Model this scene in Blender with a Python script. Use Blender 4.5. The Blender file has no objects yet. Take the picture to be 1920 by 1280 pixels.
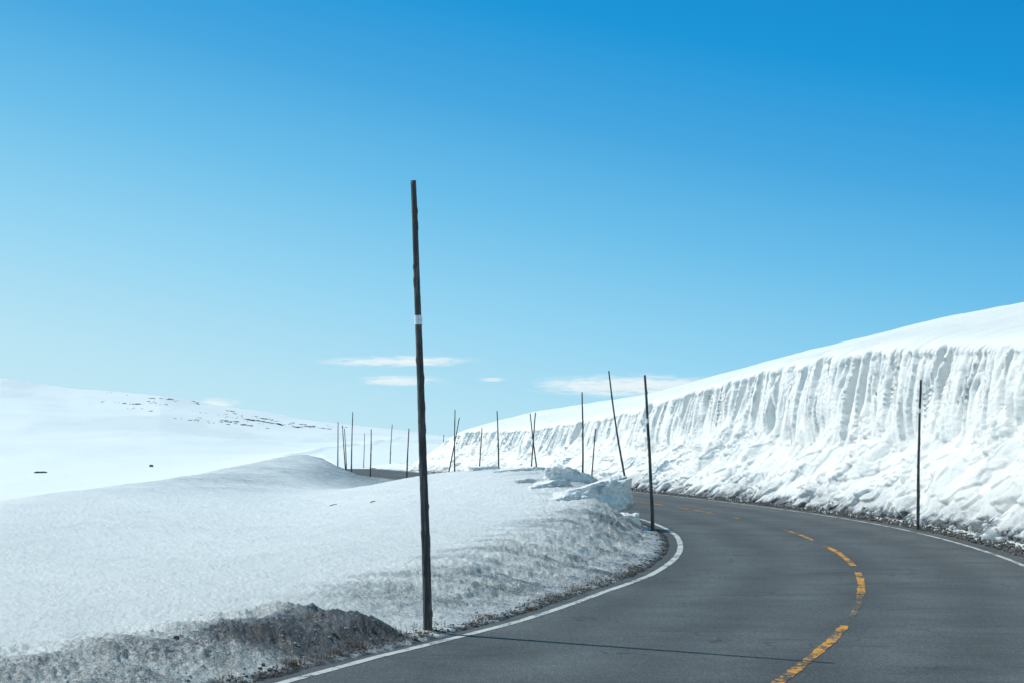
import bpy, bmesh, math, random
import numpy as np
from mathutils import Vector

random.seed(7)
rng = np.random.default_rng(11)
scene = bpy.context.scene
COL = scene.collection
scene.view_settings.view_transform = 'Standard'
scene.view_settings.look = 'None'
scene.view_settings.exposure = 0

# ---------------------------------------------------------------- noise
perm = rng.permutation(256)
perm = np.concatenate([perm, perm, perm])
ga = rng.uniform(0, 2*np.pi, 256)
gx_, gy_ = np.cos(ga), np.sin(ga)
def perlin(x, y):
    x = np.asarray(x, float); y = np.asarray(y, float)
    xi = np.floor(x).astype(np.int64); yi = np.floor(y).astype(np.int64)
    xf = x-xi; yf = y-yi
    xi &= 255; yi &= 255
    u = xf*xf*xf*(xf*(xf*6-15)+10); v = yf*yf*yf*(yf*(yf*6-15)+10)
    def g(ix, iy, dx, dy):
        h = perm[perm[ix & 255]+(iy & 255)]
        return gx_[h]*dx+gy_[h]*dy
    a = g(xi, yi, xf, yf); b = g(xi+1, yi, xf-1, yf)
    c = g(xi, yi+1, xf, yf-1); d = g(xi+1, yi+1, xf-1, yf-1)
    return ((a+(b-a)*u)+((c+(d-c)*u)-(a+(b-a)*u))*v)*1.5
def fbm(x, y, o=4, gain=.5):
    s = 0; a = 1
    for i in range(o):
        s = s+a*perlin(x*2**i+17.3*i, y*2**i+9.1*i); a *= gain
    return s
def sst(a, b, x):
    t = np.clip((x-a)/(b-a), 0, 1)
    return t*t*(3-2*t)

# ---------------------------------------------------------------- road alignment
ky = [-60,-30,-10,0,5,11.85,15.7,20.5,25,30,34,38,44.4,50,58,68,78,88,98,108,120,140,170,220,400]
kx = [-36,-19,-8.7,-3.7,-1.05,2.18,3.7,5.05,5.88,6.28,6.33,6.08,5.2,4.1,2.3,-.4,-3.5,-6.6,-9.8,-12.9,-16.2,-20.5,-25.5,-32,-58]
TY = np.arange(-60, 400.01, .25)
TX = np.interp(TY, ky, kx)
ker = np.exp(-.5*(np.arange(-16, 17)/7.0)**2); ker /= ker.sum()
TX = np.convolve(np.pad(TX, 16, mode='reflect', reflect_type='odd'), ker, mode='valid')
TS = np.gradient(TX, TY)
def c_of(y): return np.interp(y, TY, TX)
def th_of(y): return np.arctan(np.interp(y, TY, TS))
def wl_of(y): return np.interp(y, [0,12,15,18.3,21,24.2,27.3,30.8,36,200], [3.9,3.77,3.5,3.35,3.1,2.95,2.83,2.72,2.68,2.7])
def dip(y): return -1.8*sst(108, 165, y)      # the road drops away behind the far mound
def path(y, d):
    t = th_of(y)
    return c_of(y)+np.cos(t)*d, y-np.sin(t)*d
WR = 2.75

# ---------------------------------------------------------------- ground height
def ground(x, y):
    x = np.asarray(x, float); y = np.asarray(y, float)
    t = th_of(y); d = (x-c_of(y))*np.cos(t)
    e = -d-(wl_of(y)+.22)
    n1 = fbm(x*.22, y*.22, 3); n2 = fbm(x*1.3+5, y*1.3, 3); n3 = fbm(x*5+3, y*5, 3); n4 = fbm(x*14, y*14, 2)
    ee = e+.12*n2+.05*n3
    hb = np.interp(y, [0,10,15,18,22,26,30,35,40,45,50,55,60,68,75,85,100,150],
                   [.1,.10,.15,.26,.44,.54,.64,.87,1.07,1.16,1.0,.68,.30,.05,.0,.04,.2,.3])
    w = np.interp(y, [15, 22, 30, 40], [2.2, 2.4, 1.8, 1.3])
    rise = sst(.1, 1, (ee-.0)/w)
    decay = 1-.80*sst(2.0, 10, e)
    main = hb*rise*decay
    # crusty ploughed berm ending in a blunt nose beside the tall pole
    rmp = 1-sst(14.6, 15.0, y+.12*n2)
    amp = np.interp(y, [8,11,12.5,13.5,14.2,16], [.09,.11,.11,.14,.25,.25])
    ec = e-1.25-.06*n1-.05*n2
    rid = rmp*np.exp(-(np.abs(ec)/np.where(ec < 0, .80, .85))**np.where(ec < 0, 6.0, 3.0))*amp*(1+.16*n2)
    hr = np.interp(y, [15,20,35,50,63,75,84,90,97,105,120], [.03,.06,.15,.33,.60,.94,1.16,1.18,.88,.4,.2])
    xr = np.where(y < 95, -12.6, np.minimum(-12.6, c_of(y)-4.5))
    dx = x-xr
    r2 = hr*np.exp(-(np.abs(dx)/np.where(dx > 0, 4.6, 6.2))**2.2)*sst(.6, 3.2, ee)
    hol = -.38*np.exp(-((x+5.8)/2.6)**2-((y-62)/12.)**2)*sst(0, 2.5, ee)
    dl = np.maximum(0, -dx)
    drop = .42*dl*dl/(dl+10)
    zb = -9*(1-np.exp(-drop/9))
    on = sst(0, 1.2, ee); nf = 1-sst(90, 150, y)
    lump = (.9*rmp+.6*sst(14.6,18,y))*sst(.05,.4,ee)*(1-sst(1.8,3.4,e))
    z = .03*sst(0,.3,ee)+main+rid+r2+hol+zb
    z = z+on*nf*(.045*n1+.020*n2)+lump*(.022*n2+.022*n3+.018*n4)
    z = z+on*nf*(.008*n3+.009*n4)
    strat = sst(.3,.9,ee)*(1-sst(1.8,3.2,e))*sst(15,19,y)*(1-sst(36,44,y))
    z = z+strat*(.022*perlin(e*3.0+.5*n2, y*.35)+.020*perlin(y*2.2+.6*n2, e*.6+.25*y))
    er = d-(WR+.4)
    zr = -.03+sst(98, 108, y)*(sst(.2, 2, er)*(.40+.3*n2*nf))
    z = np.where(d > 0, zr, np.where(e > 0, z-.03*(1-sst(0, .12, e)), -.03))+dip(y)
    # distant hills
    b = x*1000/np.maximum(y, 200)
    H = np.interp(b, [-1500,-700,-430,-360,-311,-247,-191,-150,-120,-60,-37,0,300],
                  [40,60,52,47,41,35.5,25.5,18.5,14.5,7.6,5.4,3,0])
    tt = np.clip((y-360)/640, 0, 1); s = tt**1.45
    Hh = H+1.8*fbm(x/130, y/130, 3)*s-.03*np.maximum(0, y-1000)
    z = z*(1-s)+Hh*s
    z = z+(.18*fbm(x/90, y/110, 2)+1.5*fbm(x/95+3, y/70+8, 3)*sst(380, 560, y)*(1-sst(900, 1000, y)))*sst(170, 400, y)*(y < 1100)
    # dirt, plus shade painted on the end of the berm
    gr = 1-sst(.03, .38, ee+.12*n3)
    rd = rmp*(.50+.14*n2)*np.exp(-(np.abs(e-.95)/.92)**3)
    nose = rmp*(.90+.10*n2+.06*n3)*np.exp(-(np.abs(e-.76)/.74)**4)*sst(12.5, 13.3, y)  # dark crust, with the shaded road-facing end of the berm painted in
    side = (.42+.12*n2+.12*n3)*(1-sst(.5, 3.4, e+.7*n1))*sst(13, 18, y)*(1-.35*sst(36, 44, y))
    streak = .24*sst(.0, .5, perlin(y*1.6+.5*n2, e*.5+.2*y))*(1-sst(1.8, 4, e))*sst(14, 19, y)
    far = .56*sst(52, 62, y)*(1-sst(1.5, 5.5, e+n2))*(1-sst(120, 140, y))
    mound = (.26+.12*n1+.10*n2)*sst(34, 58, y)*(1-sst(100, 115, y))*np.exp(-(np.abs(dx-1.2)/5.0)**2.4)
    flank = .58*np.exp(-(np.abs(x+8.2)/3.4)**2-((y-76)/17.)**2)*(1+.25*n2)
    band = .05*sst(-.15, .5, fbm(x*.12+.04*y, y*.05+3, 3))*sst(0, 2, e)*(1-sst(60, 90, y))
    dirt_and_tone = np.maximum.reduce([gr, rd, nose, side+streak, far, mound, band, flank])+.015*n1+.015*n2*nf
    dR = np.where(er < 0, 1, (1-sst(0, .9, er+.4*n2))*.9)
    dirt_and_tone = np.where(d > 0, dR, dirt_and_tone)
    q_ = sst(150, 260, y)
    fl = .10*sst(.12, .5, fbm(x/55+2, y/210+1, 4))*(.4+.6*sst(400, 900, y))
    dirt_and_tone = dirt_and_tone*(1-q_)+fl*q_
    return z, np.clip(dirt_and_tone, 0, 1)

# ---------------------------------------------------------------- mesh helpers
def grid_mesh(name, X, Y, Z, attrs=None, flip=False):
    n, m = X.shape
    co = np.stack([X, Y, Z], -1).reshape(-1, 3).astype(np.float32)
    idx = np.arange(n*m).reshape(n, m)
    q = np.stack([idx[:-1, :-1], idx[1:, :-1], idx[1:, 1:], idx[:-1, 1:]], -1).reshape(-1, 4)
    if flip: q = q[:, ::-1]
    me = bpy.data.meshes.new(name)
    me.vertices.add(len(co)); me.vertices.foreach_set("co", co.ravel())
    me.loops.add(q.size); me.loops.foreach_set("vertex_index", q.ravel().astype(np.int32))
    me.polygons.add(len(q))
    me.polygons.foreach_set("loop_start", np.arange(0, q.size, 4, dtype=np.int32))
    me.polygons.foreach_set("use_smooth", np.ones(len(q), dtype=bool))
    me.update(calc_edges=True)
    if attrs:
        for k, v in attrs.items():
            a = me.attributes.new(k, 'FLOAT', 'POINT'); a.data.foreach_set("value", v.ravel().astype(np.float32))
    ob = bpy.data.objects.new(name, me); COL.objects.link(ob)
    return ob
def poly_mesh(name, verts, faces, smooth=True):
    me = bpy.data.meshes.new(name); me.from_pydata(verts, [], faces); me.update()
    if smooth: me.polygons.foreach_set("use_smooth", np.ones(len(me.polygons), dtype=bool))
    ob = bpy.data.objects.new(name, me); COL.objects.link(ob); return ob
def tag(ob, label, cat=None, kind=None, group=None):
    ob["label"] = label
    if cat: ob["category"] = cat
    if kind: ob["kind"] = kind
    if group: ob["group"] = group

# ---------------------------------------------------------------- materials
def new_mat(name):
    m = bpy.data.materials.new(name); m.use_nodes = True
    nt = m.node_tree; nt.nodes.clear()
    out = nt.nodes.new('ShaderNodeOutputMaterial'); p = nt.nodes.new('ShaderNodeBsdfPrincipled')
    nt.links.new(p.outputs[0], out.inputs[0])
    return m, nt, p, out
def noise(nt, vec, scale, detail=4, rough=.55):
    n = nt.nodes.new('ShaderNodeTexNoise'); n.inputs['Scale'].default_value = scale
    n.inputs['Detail'].default_value = detail; n.inputs['Roughness'].default_value = rough
    nt.links.new(vec, n.inputs['Vector']); return n.outputs['Fac']
def math_(nt, op, a, b=None, c=None):
    n = nt.nodes.new('ShaderNodeMath'); n.operation = op
    for i, v in enumerate([a, b, c]):
        if v is None: continue
        if isinstance(v, (int, float)): n.inputs[i].default_value = v
        else: nt.links.new(v, n.inputs[i])
    return n.outputs[0]
def ramp(nt, fac, stops):
    n = nt.nodes.new('ShaderNodeValToRGB'); cr = n.color_ramp
    while len(cr.elements) < len(stops): cr.elements.new(.5)
    for e, (p, c) in zip(cr.elements, stops):
        e.position = p; e.color = (*c, 1)
    nt.links.new(fac, n.inputs[0]); return n.outputs[0]
def mixc(nt, f, a, b, bt='MIX'):
    n = nt.nodes.new('ShaderNodeMix'); n.data_type = 'RGBA'; n.blend_type = bt
    for s, v in ((n.inputs[0], f), (n.inputs[6], a), (n.inputs[7], b)):
        if isinstance(v, (int, float)): s.default_value = v
        elif isinstance(v, tuple): s.default_value = (*v, 1)
        else: nt.links.new(v, s)
    return n.outputs[2]
def bump(nt, p, h, dist, strength=1.0, prev=None):
    b = nt.nodes.new('ShaderNodeBump'); b.inputs['Distance'].default_value = dist
    b.inputs['Strength'].default_value = strength
    nt.links.new(h, b.inputs['Height'])
    if prev: nt.links.new(prev, b.inputs['Normal'])
    if p: nt.links.new(b.outputs[0], p.inputs['Normal'])
    return b.outputs[0]

def snow_material(name, grain=1.0, speck=.06):
    m, nt, p, out = new_mat(name)
    tc = nt.nodes.new('ShaderNodeTexCoord').outputs['Object']
    at = nt.nodes.new('ShaderNodeAttribute'); at.attribute_name = 'dirt_and_tone'
    nA = noise(nt, tc, 3.0, 6, .6); nB = noise(nt, tc, 16, 6, .78); nC = noise(nt, tc, 50, 3, .72)
    nD = noise(nt, tc, .35, 4, .5)
    mixn = math_(nt, 'ADD', math_(nt, 'MULTIPLY', nB, .45), math_(nt, 'MULTIPLY', nC, .55))
    mod = math_(nt, 'MULTIPLY', math_(nt, 'SUBTRACT', math_(nt, 'ADD', math_(nt, 'MULTIPLY', nA, .15), math_(nt, 'MULTIPLY', mixn, .85)), .5), 5.0)
    lim = math_(nt, 'MINIMUM', at.outputs['Fac'], math_(nt, 'SUBTRACT', 1.05, at.outputs['Fac']))
    amp = math_(nt, 'MULTIPLY', mod, math_(nt, 'ADD', math_(nt, 'MULTIPLY', lim, 1.2), speck))
    f = math_(nt, 'ADD', at.outputs['Fac'], amp)
    col = ramp(nt, f, [(0, (.94, .94, .905)), (.12, (.84, .845, .815)), (.4, (.48, .50, .495)),
                       (.65, (.19, .208, .218)), (.85, (.062, .071, .079)), (1, (.028, .029, .030))])
    tone = math_(nt, 'ADD', math_(nt, 'MULTIPLY', nD, .08), .96)  # broad random tone variation of the snow
    cmb = nt.nodes.new('ShaderNodeCombineColor')
    for i in range(3): nt.links.new(tone, cmb.inputs[i])
    nt.links.new(mixc(nt, 1.0, col, cmb.outputs[0], 'MULTIPLY'), p.inputs['Base Color'])
    p.inputs['Roughness'].default_value = .4
    p.inputs['Specular IOR Level'].default_value = .5
    b1 = bump(nt, None, nB, .042*grain, .9)
    bump(nt, p, nC, .026*grain, .9, b1)
    return m
M_SNOW = snow_material('granular_snow', 1.0, .09)
M_WALL = snow_material('cut_snow', .75, .04)

def asphalt_color(nt, lanes=True):
    tc = nt.nodes.new('ShaderNodeTexCoord').outputs['Object']
    a1 = noise(nt, tc, 60, 2, .7); a2 = noise(nt, tc, 22, 3, .8)
    a = math_(nt, 'ADD', math_(nt, 'MULTIPLY', a1, .6), math_(nt, 'MULTIPLY', a2, .4))
    b = noise(nt, tc, .6, 6, .7); c = noise(nt, tc, 9, 4, .6)
    v = nt.nodes.new('ShaderNodeTexVoronoi'); v.inputs['Scale'].default_value = 30; nt.links.new(tc, v.inputs['Vector'])
    base = ramp(nt, a, [(.30, (.022, .026, .028)), (.5, (.062, .070, .073)), (.70, (.18, .193, .197))])
    big = ramp(nt, b, [(.34, (.70, .70, .70)), (.66, (1.20, 1.20, 1.20))])
    col = mixc(nt, 1.0, base, big, 'MULTIPLY')
    spk = math_(nt, 'LESS_THAN', v.outputs['Distance'], .17)
    col = mixc(nt, math_(nt, 'MULTIPLY', spk, .6), col, (.26, .27, .27))
    if lanes:
        at = nt.nodes.new('ShaderNodeAttribute'); at.attribute_name = 'lateral'
        wv = math_(nt, 'COSINE', math_(nt, 'MULTIPLY', math_(nt, 'SUBTRACT', at.outputs['Fac'], .72), 2*math.pi/1.42))
        wv = math_(nt, 'ADD', math_(nt, 'MULTIPLY', wv, .12), math_(nt, 'MULTIPLY', c, .35))
        trk = math_(nt, 'ADD', wv, .86)
        cmb = nt.nodes.new('ShaderNodeCombineColor')
        for i in range(3): nt.links.new(trk, cmb.inputs[i])
        col = mixc(nt, 1.0, col, cmb.outputs[0], 'MULTIPLY')
    mp = nt.nodes.new('ShaderNodeMapping'); mp.inputs['Scale'].default_value = (.5, 2.4, 1); mp.inputs['Rotation'].default_value = (0, 0, .25); nt.links.new(tc, mp.inputs[0])
    s = noise(nt, mp.outputs[0], .8, 6, .72)
    sm = ramp(nt, s, [(.54, (0, 0, 0)), (.62, (1, 1, 1))])
    col = mixc(nt, math_(nt, 'MULTIPLY', sm, .40), col, (.028, .031, .032))
    w = nt.nodes.new('ShaderNodeTexVoronoi'); w.feature = 'DISTANCE_TO_EDGE'; w.inputs['Scale'].default_value = .28
    ad = nt.nodes.new('ShaderNodeVectorMath'); ad.operation = 'ADD'
    nn = nt.nodes.new('ShaderNodeTexNoise'); nn.inputs['Scale'].default_value = 1.4; nn.inputs['Detail'].default_value = 6; nt.links.new(tc, nn.inputs['Vector'])
    sc = nt.nodes.new('ShaderNodeVectorMath'); sc.operation = 'SCALE'; sc.inputs['Scale'].default_value = 1.3; nt.links.new(nn.outputs['Color'], sc.inputs[0])
    nt.links.new(tc, ad.inputs[0]); nt.links.new(sc.outputs[0], ad.inputs[1]); nt.links.new(ad.outputs[0], w.inputs['Vector'])
    cr = math_(nt, 'MULTIPLY', math_(nt, 'LESS_THAN', w.outputs['Distance'], .004), math_(nt, 'GREATER_THAN', b, .5))
    col = mixc(nt, math_(nt, 'MULTIPLY', cr, .6), col, (.015, .015, .015))
    return tc, col, a, c
m, nt, p, _ = new_mat('asphalt'); M_ASPH = m
tc, col, a, c = asphalt_color(nt, True)
nt.links.new(col, p.inputs['Base Color']); p.inputs['Roughness'].default_value = .75; p.inputs['Specular IOR Level'].default_value = .35
bump(nt, p, a, .012, .9)
def paint(name, colr, wear, sharp=.07):
    m, nt, p, _ = new_mat(name)
    tc, col, a, c = asphalt_color(nt)
    n = noise(nt, tc, 12, 7, .8); n2 = noise(nt, tc, 1.6, 2, .5)
    f = math_(nt, 'ADD', math_(nt, 'MULTIPLY', n, .75), math_(nt, 'MULTIPLY', n2, .45))
    mask = ramp(nt, f, [(wear, (0, 0, 0)), (wear+sharp, (1, 1, 1))])
    dirty = mixc(nt, n, tuple(v*.7 for v in colr), colr)
    nt.links.new(mixc(nt, mask, col, dirty), p.inputs['Base Color'])
    p.inputs['Roughness'].default_value = .75; p.inputs['Specular IOR Level'].default_value = .35
    bump(nt, p, a, .012, .9)
    return m
M_WHITE = paint('worn_white_paint', (.56, .58, .57), .50)
M_WHITE2 = paint('thin_white_paint', (.52, .54, .53), .52)
M_YEL = paint('worn_yellow_paint', (.64, .29, .025), .575, .035)
M_YELF = paint('faded_yellow_paint', (.60, .29, .03), .63, .03)

def wood_mat():
    m, nt, p, _ = new_mat('weathered_wood')
    tc = nt.nodes.new('ShaderNodeTexCoord').outputs['Object']
    mp = nt.nodes.new('ShaderNodeMapping'); mp.inputs['Scale'].default_value = (40, 40, 2.5); nt.links.new(tc, mp.inputs[0])
    a = noise(nt, mp.outputs[0], 1, 5, .65); b = noise(nt, tc, 2.2, 3)
    f = math_(nt, 'ADD', math_(nt, 'MULTIPLY', a, .65), math_(nt, 'MULTIPLY', b, .35))
    nt.links.new(ramp(nt, f, [(.32, (.015, .016, .017)), (.50, (.055, .056, .056)), (.66, (.20, .195, .185))]), p.inputs['Base Color'])
    p.inputs['Roughness'].default_value = .85
    bump(nt, p, a, .014, 1.0)
    return m
M_WOOD = wood_mat()
def simple(name, stops, scale, rough=.8, bd=.01):
    m, nt, p, _ = new_mat(name)
    tc = nt.nodes.new('ShaderNodeTexCoord').outputs['Object']
    a = noise(nt, tc, scale, 5, .6)
    nt.links.new(ramp(nt, a, stops), p.inputs['Base Color']); p.inputs['Roughness'].default_value = rough
    bump(nt, p, a, bd, .8)
    return m
M_BAND = simple('reflective_white_tape', [(.3, (.6, .62, .64)), (.7, (.8, .82, .84))], 30, .4, .001)
M_STONE = simple('dark_stone', [(.3, (.045, .042, .038)), (.55, (.095, .09, .082)), (.8, (.20, .195, .185))], 9, .9, .02)
M_ROCK = simple('hill_rock', [(.3, (.05, .06, .07)), (.7, (.16, .17, .18))], .5, .9, .2)
M_GRASS = simple('dry_grass', [(.3, (.07, .05, .03)), (.7, (.18, .13, .08))], 4, .9, .001)
M_BLOCK = simple('compact_snow', [(.28, (.50, .545, .555)), (.42, (.70, .735, .735)), (.60, (.87, .88, .86))], 10, .5, .08)
M_CRUMB = simple('grey_ice_crumbs', [(.3, (.26, .28, .29)), (.7, (.62, .65, .65))], 5, .4, .01)

# ---------------------------------------------------------------- ground sheet
th = np.radians(np.concatenate([np.arange(-180, -26, 2.0), np.arange(-26, 9, .04), np.arange(9, 26, .12), np.arange(26, 180.1, 2.0)]))
rr = np.concatenate([np.geomspace(.5, 9, 30)[:-1], np.geomspace(9, 115, 760)[:-1], np.geomspace(115, 3600, 270)])
R, T = np.meshgrid(rr, th, indexing='ij')
GX, GY = R*np.sin(T), R*np.cos(T)
GZ, GD = ground(GX, GY)
g = grid_mesh('ground', GX, GY, GZ, {'dirt_and_tone': GD}, flip=True)
g.data.materials.append(M_SNOW)
tag(g, "rolling snow-covered ground with greyish granular old snow and dirty verge", kind="structure")

# ---------------------------------------------------------------- road
ys = np.concatenate([np.arange(-30, 8, .5), np.arange(8, 60, .1), np.arange(60, 230, .4)])
lat = np.linspace(0, 1, 15)
S, L = np.meshgrid(ys, lat, indexing='ij')
lft = -(wl_of(ys)+.22+.06*fbm(ys*1.7, ys*0+3, 4)); rgt = WR+.35+.08*fbm(ys*1.7, ys*0+8, 4)
D = lft[:, None]+(rgt-lft)[:, None]*L
RX, RY = path(S, D)
road = grid_mesh('road', RX, RY, dip(RY), {'lateral': D}, flip=True); road.data.materials.append(M_ASPH)
tag(road, "winding two-lane grey asphalt mountain road", kind="structure")
def stripe(name, y0, y1, dfun, w, mat, label, z=.004, jag=.0):
    yy = np.arange(y0, y1+.001, .04 if jag else .12)
    a = dfun(yy)
    X = []; Y = []
    for k in (-.5, .5):
        x, y = path(yy, a+k*w+jag*fbm(yy*3, yy*0+k*9+4, 5, .7)); X.append(x); Y.append(y)
    A = np.array([a-.5*w, a+.5*w]); Y = np.array(Y)
    ob = grid_mesh(name, np.array(X), Y, dip(Y)+z, {'lateral': A})
    ob.data.materials.append(mat); tag(ob, label, kind="structure"); return ob
stripe('edge_line', -25, 190, lambda y: -wl_of(y), .105, M_WHITE, "worn white painted line along the inner road edge", jag=.006)
stripe('edge_line', -25, 190, lambda y: WR+0*y, .090, M_WHITE2, "thin white painted line along the outer road edge", jag=.006)
for a, b in [(-14,-9),(-6,-1),(2,6),(8.5,15.8),(16.5,18.9),(19.0,22.2),(23.3,27.9),(29.4,31.4),(31.8,33.1),(35.3,36.6),(38,38.8),(40.4,44.6),(46,51),(54,58),(62,66),(70,74),(78,82),(86,90),(94,98)]:
    faded = a in (16.5, 35.3, 38)
    stripe('centre_line', a, b, lambda y: 0*y, .085 if faded else .105, M_YELF if faded else M_YEL, "chipped yellow centre line dash on the asphalt", jag=.013)

# ---------------------------------------------------------------- ploughed snow wall
st = np.concatenate([np.arange(-8, 24, .25), np.arange(24, 62, .035), np.arange(62, 112, .055), np.arange(112, 122, .3)])
uT = np.linspace(0, 1, 120)[:-1]; uF = np.linspace(1, 2, 120)[:-1]; uL = np.linspace(2, 3, 50)[:-1]; uU = np.linspace(3, 4, 34)
u = np.concatenate([uT, uF, uL, uU])
S, U = np.meshgrid(st, u, indexing='ij')
zl = np.interp(st, [-8,10,24,30,35.5,43,51,56,62,66.5,73,84,95,99,103,108,114,122],
               [3.6,3.9,4.1,4.25,4.45,4.9,4.75,4.45,4.0,3.5,3.15,2.7,2.75,2.5,1.7,.8,.2,-.6])
zl = zl+(.10*fbm(st*.5, st*0+2, 4)+.05*fbm(st*2.2, st*0+22, 3))*np.clip(zl/3, 0, 1)
zc = np.interp(st, [-8,63,75,79,84.5,90,101,106,112,118,122], [8.8,8.8,8.1,6.9,5.7,5.1,4.2,2.6,.6,-.3,-.8])
dc = np.interp(st, [-8,63,75,79,84.5,90,101,122], [25,25,25,21.7,19,16.5,12.5,12])
zl2 = zl[:, None]; zc2 = zc[:, None]; dc2 = dc[:, None]
d0 = 3.85+(.25*(1-sst(34, 46, st))+.28*fbm(st*.35, st*0+5, 3))[:, None]
zt = zl2*(.42+.10*fbm(st*.25, st*0+11, 3)[:, None])
dT = d0+1.75*(U**1.0); zT = -.05+(zt+.05)*(U**1.3)
v = np.clip(U-1, 0, 1)
dF = d0+1.75+.65*v**1.25; zF = zt+(zl2-zt)*v
w = np.clip(U-2, 0, 1)
k = 3.2
dL = d0+2.40+k*w
slope = (zc2-zl2)/(dc2-6.3)
zLp = zl2+.24*(1-np.exp(-w*8))*np.clip(zl2/3, 0, 1)+slope*k*w
q = np.clip(U-3, 0, 1)
dend = d0+2.40+k
dU = dend+(dc2-dend)*np.clip(q/.6, 0, 1)+np.maximum(0, q-.6)/.4*90
zend = zl2+.24*np.clip(zl2/3, 0, 1)+slope*k
zU = zend+(zc2-zend)*(1-(1-np.clip(q/.6, 0, 1))**1.25)-np.maximum(0, q-.6)/.4*2.5
Dp = np.where(U < 1, dT, np.where(U < 2, dF, np.where(U < 3, dL, dU)))
Zp = np.where(U < 1, zT, np.where(U < 2, zF, np.where(U < 3, zLp, zU)))
dep = zl2-Zp
# melt flutes
sw = S+.06*fbm(S*1.1, Zp*.9, 3)+.22*dep*perlin(S*.15, Zp*0+4)+.05*dep**2
f0 = perlin(sw*.95+33, Zp*.07+13); f1 = perlin(sw*2.0, Zp*.08+3); f2 = perlin(sw*3.9+7, Zp*.2+8); f3 = perlin(sw*7.5, Zp*.7+20)
d0_ = sst(-.3, .3, perlin(sw*.45+10, Zp*.30)); d1 = sst(-.45, .2, perlin(sw*.6+40, Zp*.40)); d2 = sst(-.25, .3, perlin(sw*1.1+70, Zp*.8+5))
g0 = np.clip(1-np.abs(f0)*5.8, 0, 1)**.75
g1 = np.clip(1-np.abs(f1)*(4.0+2*perlin(sw*.4, Zp*0+12)), 0, 1)**.75; g2 = np.clip(1-np.abs(f2)*3.4, 0, 1)**.85
gro = np.maximum.reduce([g0*.64*(.2+.8*d0_), g1*.50*(.2+.8*d1), g2*.20*(.15+.85*d2)])+.03*f3+.05*f0+.05*f1+.020*fbm(S*5, Zp*4, 3)
ln_ = .40+.60*sst(-.4, .4, perlin(sw*1.2+90, Zp*0+60))
low = 1-.92*sst(.35, 1.0, dep/np.maximum(.5, zl2-zt)/(ln_+.35))
top = np.clip(dep/.2, 0, 1)
env = sst(.8, 1.15, U)*(1-sst(1.985, 2.07, U))*np.clip(zl2/2.8, 0, 1)
Dp = Dp+env*(gro-.06)*low*(.5+.5*top)
Dp = Dp-env*.06*np.exp(-((U-1.965)/.035)**2)*(1-g1)*sst(-.4, .2, perlin(S*.6, Zp*0+44))
Zp = Zp-.14*np.maximum(g0*d0_, g1*.7*d1)*np.exp(-((U-2.01)/.04)**2)*np.clip(zl2/3.4, 0, 1)
# compacted talus: broken slabs, ledges and crusty rubble
tl = sst(0, .10, U)*(1-sst(.90, 1.5, U))*np.clip(zl2/3.0, .1, 1)
ld = S+Zp*.7
b1 = fbm(ld*.38, Zp*.30+2, 2)
b2 = np.abs(perlin(ld*.75+3, Zp*.50)); b3 = np.abs(perlin(ld*1.7, Zp*1.4+9)); b5 = np.abs(perlin(S*4.6, Zp*4.6+30)); b4 = fbm(S*8, Zp*8, 3)
rub = sst(.0, .5, perlin(S*.45+15, Zp*.7+3)+.25*(1-U))
slab = sst(-.02, .05, perlin(ld*.85+33, Zp*1.2+2))*.11+sst(.10, .16, perlin(ld*1.4+50, Zp*1.9))*.10
chk = sst(.14, .20, perlin(S*2.8+20, Zp*3.4))*.07
off = tl*(.28*b1+.30*(b2-.25)+slab*(1.1-.7*U)+(.08+.08*rub)*(b3-.25)+rub*(.08*(b5-.25)+chk)+(.008+.012*rub)*b4)
Dp = Dp-off*.75; Zp = Zp+off*.55*sst(0, .3, U)
sm = sst(2.2, 3, U)
Zp = Zp+sm*.06*fbm(S*.3, Dp*.3, 3)
Dp = Dp+(1-sst(1.98, 2.05, U))*sst(.0, .2, U)*.010*fbm(S*9, Zp*9, 3)*np.clip(zl2/3, 0, 1)
WX, WY = path(S, Dp)
dirt_and_tone = np.maximum((1-sst(.06, .30, U+.06*b4+.12*b1+.25*(b3-.25)))*.82, (.24+.14*b1)*(1-sst(.14, .6, U+.3*(b3-.25))))
dirt_and_tone = np.maximum(dirt_and_tone, .11*env*np.clip(gro*2.4, 0, 1)*low)  # flute grooves toned slightly darker the deeper they cut
dirt_and_tone = np.clip(dirt_and_tone+.03*b1*(U < 2), 0, 1)
wall = grid_mesh('snow_bank', WX, WY, Zp, {'dirt_and_tone': dirt_and_tone}, flip=True)
wall.data.materials.append(M_WALL)
tag(wall, "tall ploughed snow wall with vertical flutes and slumped dirty foot", kind="structure")

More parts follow.
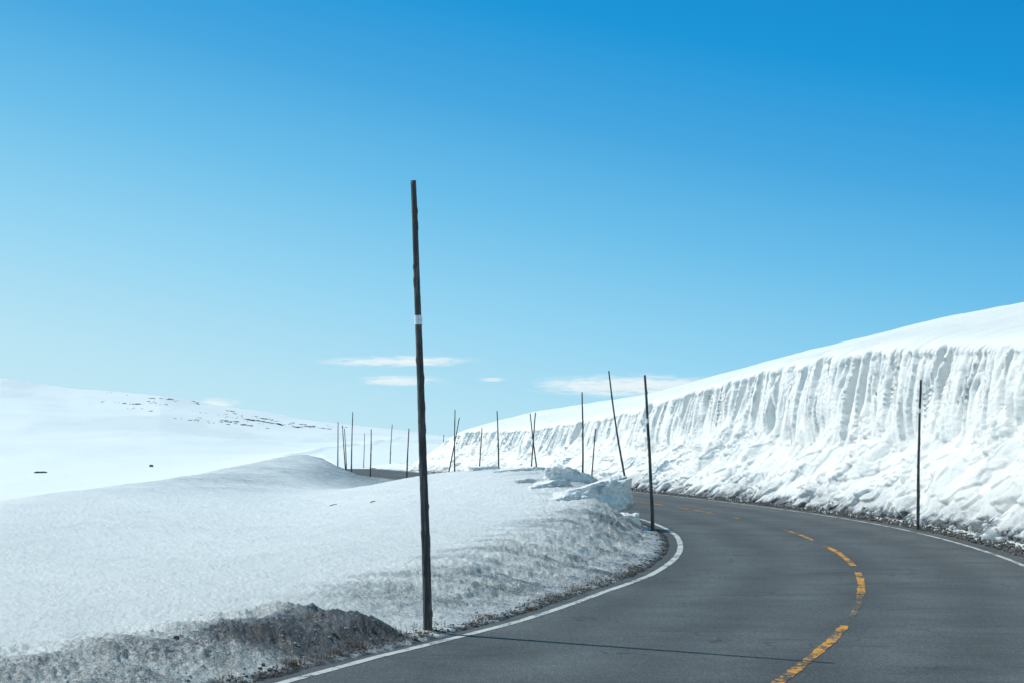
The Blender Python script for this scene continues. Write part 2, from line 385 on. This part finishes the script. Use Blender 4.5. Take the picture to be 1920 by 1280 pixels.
# ---------------------------------------------------------------- snow poles
WOB = .0025
def pole_mesh(base, top, r0, r1, bend, seed, sides=12, segs=46, depth=.4):
    bx = Vector(base); tp = Vector(top); ax = (tp-bx); ln = ax.length; an = ax.normalized()
    bx = bx-an*depth; ax = tp-bx; ln = ax.length
    side = Vector((math.cos(seed*1.7), math.sin(seed*1.7)*.3, 0))
    rs = random.Random(seed)
    knots = [(rs.uniform(.05, .97), rs.uniform(0, 6.28), rs.uniform(.15, .35)) for _ in range(20)]
    V = []; F = []
    px = an.orthogonal().normalized(); py = an.cross(px)
    for i in range(segs+1):
        t = i/segs
        c = bx+ax*t+side*(bend*math.sin(t*math.pi)+WOB*math.sin(t*19+seed))
        r = r0+(r1-r0)*t
        for j in range(sides):
            a = 2*math.pi*j/sides
            rr_ = r*(1+.04*math.sin(3*a+t*5+seed)+.03*rs.uniform(-1, 1))
            for kt, ka, kk in knots:
                dd = ((t-kt)*ln/.03)**2+((math.cos(a-ka)-1)*2.5)**2
                rr_ += r*kk*math.exp(-dd)
            V.append(tuple(c+px*math.cos(a)*rr_+py*math.sin(a)*rr_))
    for i in range(segs):
        for j in range(sides):
            a = i*sides+j; b = i*sides+(j+1) % sides
            F.append((a, b, b+sides, a+sides))
    F.append(tuple(range(segs*sides, (segs+1)*sides)))
    F.append(tuple(reversed(range(sides))))
    return V, F, (bx, ax, side, an, px, py)
POLES = [
 (-.89,15.2,-1.065,4.82,.02,.051,3.31,"tall weathered grey wooden snow pole with white band beside the road"),
 (3.17,32.3,3.02,3.54,.02,.044,2.50,"dark wooden snow pole with white band at the inner bend"),
 (9.42,33.2,9.55,3.47,.03,.040,2.75,"slim dark wooden snow pole standing before the snow wall"),
 (5.02,62,4.22,5.14,.10,.050,None,"bent leaning wooden snow pole behind the snow blocks"),
 (3.3,67,3.3,4.39,.04,.050,None,"straight wooden snow pole by the foot of the snow wall"),
 (2.30,43,2.52,2.43,.02,.026,None,"short tilted snow stake in the roadside snow bank"),
 (1.41,75,.96,3.55,.03,.043,None,"leaning snow pole crossing another one"),
 (.98,75.8,1.25,3.63,.03,.043,None,"leaning snow pole crossing another one"),
 (-.76,81,-.85,3.82,.03,.048,None,"wooden snow pole along the road verge"),
 (-1.97,85,-1.79,2.9,.03,.043,None,"wooden snow pole along the road verge"),
 (-3.6,90,-3.6,4.1,.03,.047,None,"wooden snow pole along the road verge"),
 (-4.05,90.8,-3.35,3.62,.03,.043,None,"strongly tilted wooden snow pole on the road verge"),
 (-5.85,120,-5.75,2.7,.03,.045,None,"wooden snow pole standing in the snowfield"),
 (-5.45,74,-5.35,2.75,.03,.043,None,"wooden snow pole along the road verge"),
 (-9.9,116,-9.75,3.5,.03,.045,None,"wooden snow pole along the road verge"),
 (-8.25,83,-8.2,2.8,.03,.043,None,"wooden snow pole along the road verge"),
 (-15.1,145,-15.0,3.0,.03,.045,None,"wooden snow pole along the road verge"),
 (-10.0,89,-9.95,3.94,.03,.043,None,"tall thin wooden snow pole on the snow mound"),
 (-10.7,92,-10.95,3.14,.03,.040,None,"tilted wooden snow pole on the snow mound"),
 (-10.85,93.5,-11.0,2.95,.03,.038,None,"tilted wooden snow pole on the snow mound"),
 (-11.6,95,-11.6,3.4,.03,.043,None,"wooden snow pole on the snow mound"),
]
for i, (x, y, tx, tz, bend, r, band, lab) in enumerate(POLES):
    z0 = float(ground(np.array([x]), np.array([y]))[0][0])
    near = y < 35
    V, F, fr = pole_mesh((x, y, z0), (tx, y, tz), r, r*.58, bend, i+3, 14 if near else 8, 110 if near else 24)
    V = [(a-x, b-y, c-z0) for a, b, c in V]
    ob = poly_mesh('snow_pole', V, F); ob.location = (x, y, z0); ob.data.materials.append(M_WOOD)
    tag(ob, lab, "snow pole", group="snow poles along the road")
    if band:
        bx, ax, side, an, px, py = fr
        BV = []; BF = []; n = 20; rows = 5
        for k_ in range(rows):
            zz = band-.05+.10*k_/(rows-1)
            t = (zz-bx.z)/ax.z
            c = bx+ax*t+side*(bend*math.sin(t*math.pi)+WOB*math.sin(t*19+i+3))
            rad = (r+(r*.58-r)*t)*1.10+.002
            for j in range(n):
                a = 2*math.pi*j/n
                q_ = c+px*math.cos(a)*rad+py*math.sin(a)*rad
                BV.append((q_.x-x, q_.y-y, q_.z-z0))
        for k_ in range(rows-1):
            for j in range(n):
                a = k_*n+j; b = k_*n+(j+1) % n
                BF.append((a, b, b+n, a+n))
        bo = poly_mesh('reflective_band', BV, BF); bo.data.materials.append(M_BAND); bo.parent = ob

# ---------------------------------------------------------------- lumps: blocks, rocks, gravel
def ico(sub):
    bm = bmesh.new(); bmesh.ops.create_icosphere(bm, subdivisions=sub, radius=1)
    v = np.array([x.co[:] for x in bm.verts]); f = [[q.index for q in fc.verts] for fc in bm.faces]; bm.free(); return v, f
I1 = ico(1); I2 = ico(2); I5 = ico(6)
def block(name, loc, size, rot, seed, tilt=(0, 0), cubic=.5, cuts=(), rough=1.0, extra=7):
    v, f = I5
    rs = np.random.default_rng(seed*31+5)
    p = np.sign(v)*np.abs(v)**cubic
    p = p/np.maximum(1e-6, np.max(np.abs(p), axis=1, keepdims=True))*np.max(np.abs(v)**.3, axis=1, keepdims=True)
    cl_ = [(np.array(c[:3], float), c[3]) for c in cuts]
    for _ in range(extra):
        nrm = rs.normal(size=3); nrm[2] = abs(nrm[2])*.5; cl_.append((nrm, rs.uniform(.80, 1.10)))
    for nrm, off_ in cl_:
        nrm = nrm/np.linalg.norm(nrm)
        dd = p@nrm-off_
        p = p-np.outer(np.maximum(dd, 0)*.85, nrm)
    o = seed*7.3
    n = fbm(p[:, 0]*1.2+o, p[:, 1]*1.2+p[:, 2]*.9+o, 3)
    n2 = fbm(p[:, 0]*4+o, p[:, 2]*3.5+p[:, 1]*3, 5, .65)
    p = p*(1+.13*n*rough+.055*n2*rough)[:, None]
    p[:, 2] += tilt[0]*p[:, 0]+tilt[1]*p[:, 1]
    p = p*np.array(size)/2
    c, s = math.cos(rot), math.sin(rot)
    q = np.stack([p[:, 0]*c-p[:, 1]*s, p[:, 0]*s+p[:, 1]*c, p[:, 2]], 1)
    ob = poly_mesh(name, [tuple(a) for a in q], f); ob.location = loc
    return ob
def gz(x, y): return float(ground(np.array([x]), np.array([y]))[0][0])
BL = [
 (1.92,33.0,1.75,1.3,.74,.10,1,(.30,.12),-.07,((.12,-1,.0,.74),(1,-.2,0,.90),(-.45,.1,.9,.72)),"large wedge of compacted snow on the roadside bank"),
 (1.15,31.8,.90,.7,.40,.3,2,(.22,.1),-.07,((.2,-1,.0,.7),(-.6,0,.8,.7)),"small broken lump of snow beside larger block"),
 (1.62,38.5,1.40,1.1,.80,.10,3,(-.20,.1),-.08,((-.1,-1,.0,.7),(.6,.1,.8,.72)),"slanted chunk of compacted snow on top of the bank"),
 (.25,43.5,1.5,.9,.44,.05,4,(.12,.1),-.06,((0,-1,.0,.7),(-.3,0,1,.7)),"low broken snow slab on the bank crest"),
 (.95,35.5,1.1,.9,.46,.3,5,(.2,.1),-.06,((.3,-1,.0,.7),(-.5,.1,.9,.7)),"small broken lump of snow beside larger block"),
 (-.85,46.5,1.0,.7,.30,.2,6,(.1,.1),-.04,((0,-1,.0,.7),),"low broken snow slab on the bank crest"),
 (2.55,31.9,.55,.5,.34,.7,8,(.1,.1),-.05,((0,-1,.0,.7),),"small broken lump of snow beside larger block"),
 (.35,37.5,.70,.5,.26,.4,9,(.1,.1),-.03,((0,-1,.0,.7),),"small broken lump of snow beside larger block"),
]
for x, y, sx, sy, sz, rot, sd, tl_, up, cuts, lab in BL:
    ob = block('snow_block', (x, y, gz(x, y)+up), (sx, sy, sz), rot, sd, tl_, .50, cuts, 1.7, 5)
    ob.data.materials.append(M_BLOCK); tag(ob, lab, "snow block", group="snow blocks on the bank")

def lumps(name, pts, mat, base=I1, flat=.7, smooth=False, elong=1.0):
    v, f = base; nv = len(v)
    VV = []; FF = []
    for i, (x, y, z, s) in enumerate(pts):
        sc = s*rng.uniform(.55, 1.2, 3)*np.array([elong, 1, flat])
        a = rng.uniform(0, 6.28) if elong == 1.0 else rng.normal(0, .2); c, sn = math.cos(a), math.sin(a)
        p = v*(1+rng.uniform(-.28, .28, (nv, 1)))*sc
        p = np.stack([p[:, 0]*c-p[:, 1]*sn, p[:, 0]*sn+p[:, 1]*c, p[:, 2]], 1)+np.array([x, y, z])
        VV.append(p); FF.extend([[k+i*nv for k in q] for q in f])
    ob = poly_mesh(name, [tuple(a) for a in np.concatenate(VV)], FF, smooth); ob.data.materials.append(mat); return ob
yy = 9+rng.random(5200)**1.5*46
ed = np.abs(rng.normal(0, .13, 5200))-.03
xx, y2 = path(yy, -(wl_of(yy)+.25+ed)); zz, _ = ground(xx, y2)
pts = [(a, b, c, s) for a, b, c, s in zip(xx, y2, np.maximum(zz, 0), rng.gamma(2, .004, 5200)+.003)]
yy = 18+rng.random(7500)**1.3*75
dd = WR+.42+np.abs(rng.normal(0, .50, 7500)); xx, y2 = path(yy, dd)
pts += [(a, b, -.01+max(0, q_-3.8)*.2, s) for a, b, q_, s in zip(xx, y2, dd, rng.gamma(2, .009, 7500)+.007)]
gv = lumps('gravel', pts, M_STONE); tag(gv, "dark loose gravel and small stones along the road verges", kind="stuff")
yy = 22+rng.random(350)*65; dd = WR+1.0+np.abs(rng.normal(0, .4, 350)); xx, y2 = path(yy, dd)
pts = [(a, b, .0+max(0, (e_-3.8))*.4, s) for a, b, e_, s in zip(xx, y2, dd, rng.gamma(1.5, .025, 350)+.02)]
yy = 9+rng.random(2200)*16; ed = .35+np.abs(rng.normal(.3, .6, 2200)); xx, y2 = path(yy, -(wl_of(yy)+.22+ed)); zz, _ = ground(xx, y2)
pts += [(a, b, c, s) for a, b, c, s in zip(xx, y2, zz, rng.gamma(2, .0025, 2200)+.003)]
sc_ = lumps('snow_crumbs', pts, M_CRUMB, I1, .8, True); tag(sc_, "loose crumbs and clods of broken snow along the verges", kind="stuff")

# distant rock outcrops on the snowy hill
cl = [(-243,900,12,18,.8),(-236,930,8,14,.7),(-236,980,7,10,.8),(-222,985,5,8,.7),(-225,860,6,12,.5),(-182,815,14,20,.8),(-166,830,14,20,.8),(-181,930,5,8,.7),(-171,950,10,9,.8),(-160,945,9,8,.8),
      (-155,880,14,17,1.0),(-147,890,10,14,.8),(-130,900,6,10,.7),(-125,915,7,9,.9),(-190,960,6,8,.7),(-280,985,5,12,.5),(-170,870,20,34,.3),(-210,900,18,44,.3),(-140,940,10,16,.6),(-120,960,6,10,.6)]
pts = []
for X, Y, n, sp, s in cl:
    sl = random.uniform(-.5, .1)
    for _ in range(n):
        da = random.gauss(0, sp*.5); a = X+da; b = min(992, Y+random.gauss(0, 5)+da*sl)
        pts.append((a, b, gz(a, b)+.05, s*random.uniform(.35, 1.3)))
rk = lumps('rock_outcrop', pts, M_ROCK, I2, .35, elong=2.4); tag(rk, "scattered dark rock outcrops poking through the snowy hillside", kind="stuff")
for X, Y, s, up, lab in [(-147,445,(3.8,2.4,.8),.08,"flat dark rock emerging from the snowfield"),(-120,475,(1.3,1.2,1.0),.2,"small dark boulder on the snowfield")]:
    ob = block('boulder', (X, Y, gz(X, Y)+up), s, .1, int(s[0]*3), cubic=.9); ob.data.materials.append(M_ROCK); tag(ob, lab, "rock")
x, y = -3.02, 12.95
ob = block('stone', (x, y, gz(x, y)+.015), (.06, .05, .055), .4, 9, cubic=.9); ob.data.materials.append(M_STONE)
tag(ob, "small black stone on top of dirty snow ridge", "stone")
for (x, y, a, ln, lab) in [(-4.75, 38, .9, .28, "short dark stick lying on the snow"), (-3.55, 36.5, .2, .13, "small brown twig lying on the snow")]:
    V, F, _ = pole_mesh((-ln/2, 0, 0), (ln/2, 0, .02), .012, .007, .02, 5, 7, 10, 0)
    ob = poly_mesh('stick', V, F); ob.location = (x, y, gz(x, y)+.02); ob.rotation_euler = (0, -.1, a); ob.data.materials.append(M_WOOD)
    tag(ob, lab, "stick")

# dry grass tufts along the inner verge
VV = []; FF = []
for _ in range(110):
    y = 10+random.random()*12; ed = abs(random.gauss(.05, .12))+.05
    X, Y = path(np.array([y]), np.array([-(wl_of(y)+.22+ed)])); X, Y = float(X[0]), float(Y[0]); z = gz(X, Y)
    for _b in range(22):
        a = random.uniform(0, 6.28); h = random.uniform(.02, .055); ln = random.uniform(.02, .08)
        bx_, by_ = X+random.gauss(0, .06), Y+random.gauss(0, .06)
        dx_, dy_ = math.cos(a), math.sin(a); w_ = .002
        i0 = len(VV)
        VV += [(bx_-dy_*w_, by_+dx_*w_, z-.02), (bx_+dy_*w_, by_-dx_*w_, z-.02),
               (bx_+dx_*ln*.4+dy_*w_, by_+dy_*ln*.4-dx_*w_, z+h*.7), (bx_+dx_*ln*.4-dy_*w_, by_+dy_*ln*.4+dx_*w_, z+h*.7),
               (bx_+dx_*ln, by_+dy_*ln, z+h)]
        FF += [(i0, i0+1, i0+2, i0+3), (i0+3, i0+2, i0+4)]
gs = poly_mesh('dry_grass', VV, FF, False); gs.data.materials.append(M_GRASS); tag(gs, "dry brown grass tufts on the road verge", kind="stuff")

# ---------------------------------------------------------------- clouds
def cloud_mat():
    m = bpy.data.materials.new('thin_cloud'); m.use_nodes = True; nt = m.node_tree; nt.nodes.clear()
    out = nt.nodes.new('ShaderNodeOutputMaterial'); tcn = nt.nodes.new('ShaderNodeTexCoord')
    sx = nt.nodes.new('ShaderNodeSeparateXYZ'); nt.links.new(tcn.outputs['Generated'], sx.inputs[0])
    X = math_(nt, 'MULTIPLY', math_(nt, 'SUBTRACT', sx.outputs[0], .5), 2)
    Z = math_(nt, 'MULTIPLY', math_(nt, 'SUBTRACT', sx.outputs[2], .5), 2)
    r = math_(nt, 'SQRT', math_(nt, 'ADD', math_(nt, 'MULTIPLY', X, X), math_(nt, 'MULTIPLY', Z, Z)))
    geo = nt.nodes.new('ShaderNodeNewGeometry')
    mp = nt.nodes.new('ShaderNodeMapping'); mp.inputs['Scale'].default_value = (.010, .006, .065); mp.inputs['Rotation'].default_value = (0, .06, 0); nt.links.new(geo.outputs['Position'], mp.inputs[0])
    n = noise(nt, mp.outputs[0], 1.4, 8, .66)
    f = math_(nt, 'ADD', math_(nt, 'SUBTRACT', 1.05, r), math_(nt, 'MULTIPLY', math_(nt, 'SUBTRACT', n, .50), 3.4))
    mr = nt.nodes.new('ShaderNodeMapRange'); mr.interpolation_type = 'SMOOTHSTEP'; mr.inputs[1].default_value = .05; mr.inputs[2].default_value = 1.1; mr.inputs[4].default_value = .84
    nt.links.new(f, mr.inputs[0])
    edge = nt.nodes.new('ShaderNodeMapRange'); edge.interpolation_type = 'SMOOTHSTEP'; edge.inputs[1].default_value = 1; edge.inputs[2].default_value = .35
    nt.links.new(r, edge.inputs[0])
    al = math_(nt, 'MULTIPLY', mr.outputs[0], edge.outputs[0])
    glow = nt.nodes.new('ShaderNodeEmission'); glow.inputs[0].default_value = (.87, .97, 1, 1); glow.inputs[1].default_value = .95  # cloud glows by itself, standing in for sunlight scattered in it
    tp = nt.nodes.new('ShaderNodeBsdfTransparent'); mx = nt.nodes.new('ShaderNodeMixShader')
    nt.links.new(al, mx.inputs[0]); nt.links.new(tp.outputs[0], mx.inputs[1]); nt.links.new(glow.outputs[0], mx.inputs[2]); nt.links.new(mx.outputs[0], out.inputs[0])
    return m
M_CLOUD = cloud_mat()
v5, f5 = ico(4)
for X, Z, W, H_ in [(-325, 231, 600, 38), (-315, 177, 310, 38), (345, 163, 780, 84), (-835, 113, 190, 38), (-55, 180, 110, 10)]:
    p = v5*np.array([W/2, 60, H_/2])
    ob = poly_mesh('cloud', [tuple(a) for a in p], f5); ob.location = (X, 4000, Z); ob.data.materials.append(M_CLOUD)
    tag(ob, "thin white wispy cloud low in the blue sky", "cloud", group="thin clouds low in the sky")

# ---------------------------------------------------------------- sun and sky
EL = math.radians(47); AZ = math.radians(-62.6)
Sd = Vector((math.sin(AZ)*math.cos(EL), math.cos(AZ)*math.cos(EL), math.sin(EL)))
sun = bpy.data.lights.new('sun', 'SUN'); sun.energy = 4.15; sun.angle = math.radians(.5); sun.color = (1, .975, .92)
so = bpy.data.objects.new('sun', sun); COL.objects.link(so); so.rotation_euler = (-Sd).to_track_quat('-Z', 'Y').to_euler(); so.location = (-50, 30, 60)
wd = bpy.data.worlds.new("World"); scene.world = wd; wd.use_nodes = True; nt = wd.node_tree; nt.nodes.clear()
wo = nt.nodes.new('ShaderNodeOutputWorld'); bg = nt.nodes.new('ShaderNodeBackground'); sk = nt.nodes.new('ShaderNodeTexSky')
sk.sky_type = 'NISHITA'; sk.sun_disc = False; sk.sun_elevation = EL; sk.sun_rotation = AZ % (2*math.pi); sk.altitude = 1000; sk.air_density = 1.0; sk.dust_density = .3; sk.ozone_density = 1.5
bg.inputs[1].default_value = .003
bg2 = nt.nodes.new('ShaderNodeBackground'); ads = nt.nodes.new('ShaderNodeAddShader')
tcw = nt.nodes.new('ShaderNodeTexCoord'); sep = nt.nodes.new('ShaderNodeSeparateXYZ'); nt.links.new(tcw.outputs['Generated'], sep.inputs[0])
def lin(c): return tuple((v/255/12.92 if v/255 <= .04045 else ((v/255+.055)/1.055)**2.4) for v in c)
zc_ = math_(nt, 'MAXIMUM', sep.outputs[2], 0.0)
t = math_(nt, 'ADD', zc_, math_(nt, 'MULTIPLY', sep.outputs[0], .20))
t = math_(nt, 'MULTIPLY', math_(nt, 'ADD', t, .10), 1/1.3)
def S_(v): return (v+.10)/1.3
colr = ramp(nt, t, [(S_(-.09), lin((200,232,244))), (S_(0), lin((184,226,242))), (S_(.08), lin((148,211,240))), (S_(.16), lin((106,189,232))),
                    (S_(.23), lin((68,165,222))), (S_(.30), lin((22,148,214))), (S_(.38), lin((2,134,202))), (S_(.55), lin((66,136,170))), (S_(1.1), lin((84,138,155)))])
nt.links.new(colr, bg2.inputs[0]); bg2.inputs[1].default_value = 1.0
nt.links.new(sk.outputs[0], bg.inputs[0]); nt.links.new(bg.outputs[0], ads.inputs[0]); nt.links.new(bg2.outputs[0], ads.inputs[1]); nt.links.new(ads.outputs[0], wo.inputs[0])

# ---------------------------------------------------------------- camera
cam = bpy.data.cameras.new('camera'); cam.lens = 50; cam.sensor_width = 36; cam.clip_start = .1; cam.clip_end = 20000
co = bpy.data.objects.new('camera', cam); COL.objects.link(co); co.location = (0, 0, 2.0); co.rotation_euler = (math.radians(90+4.07), 0, 0)
scene.camera = co
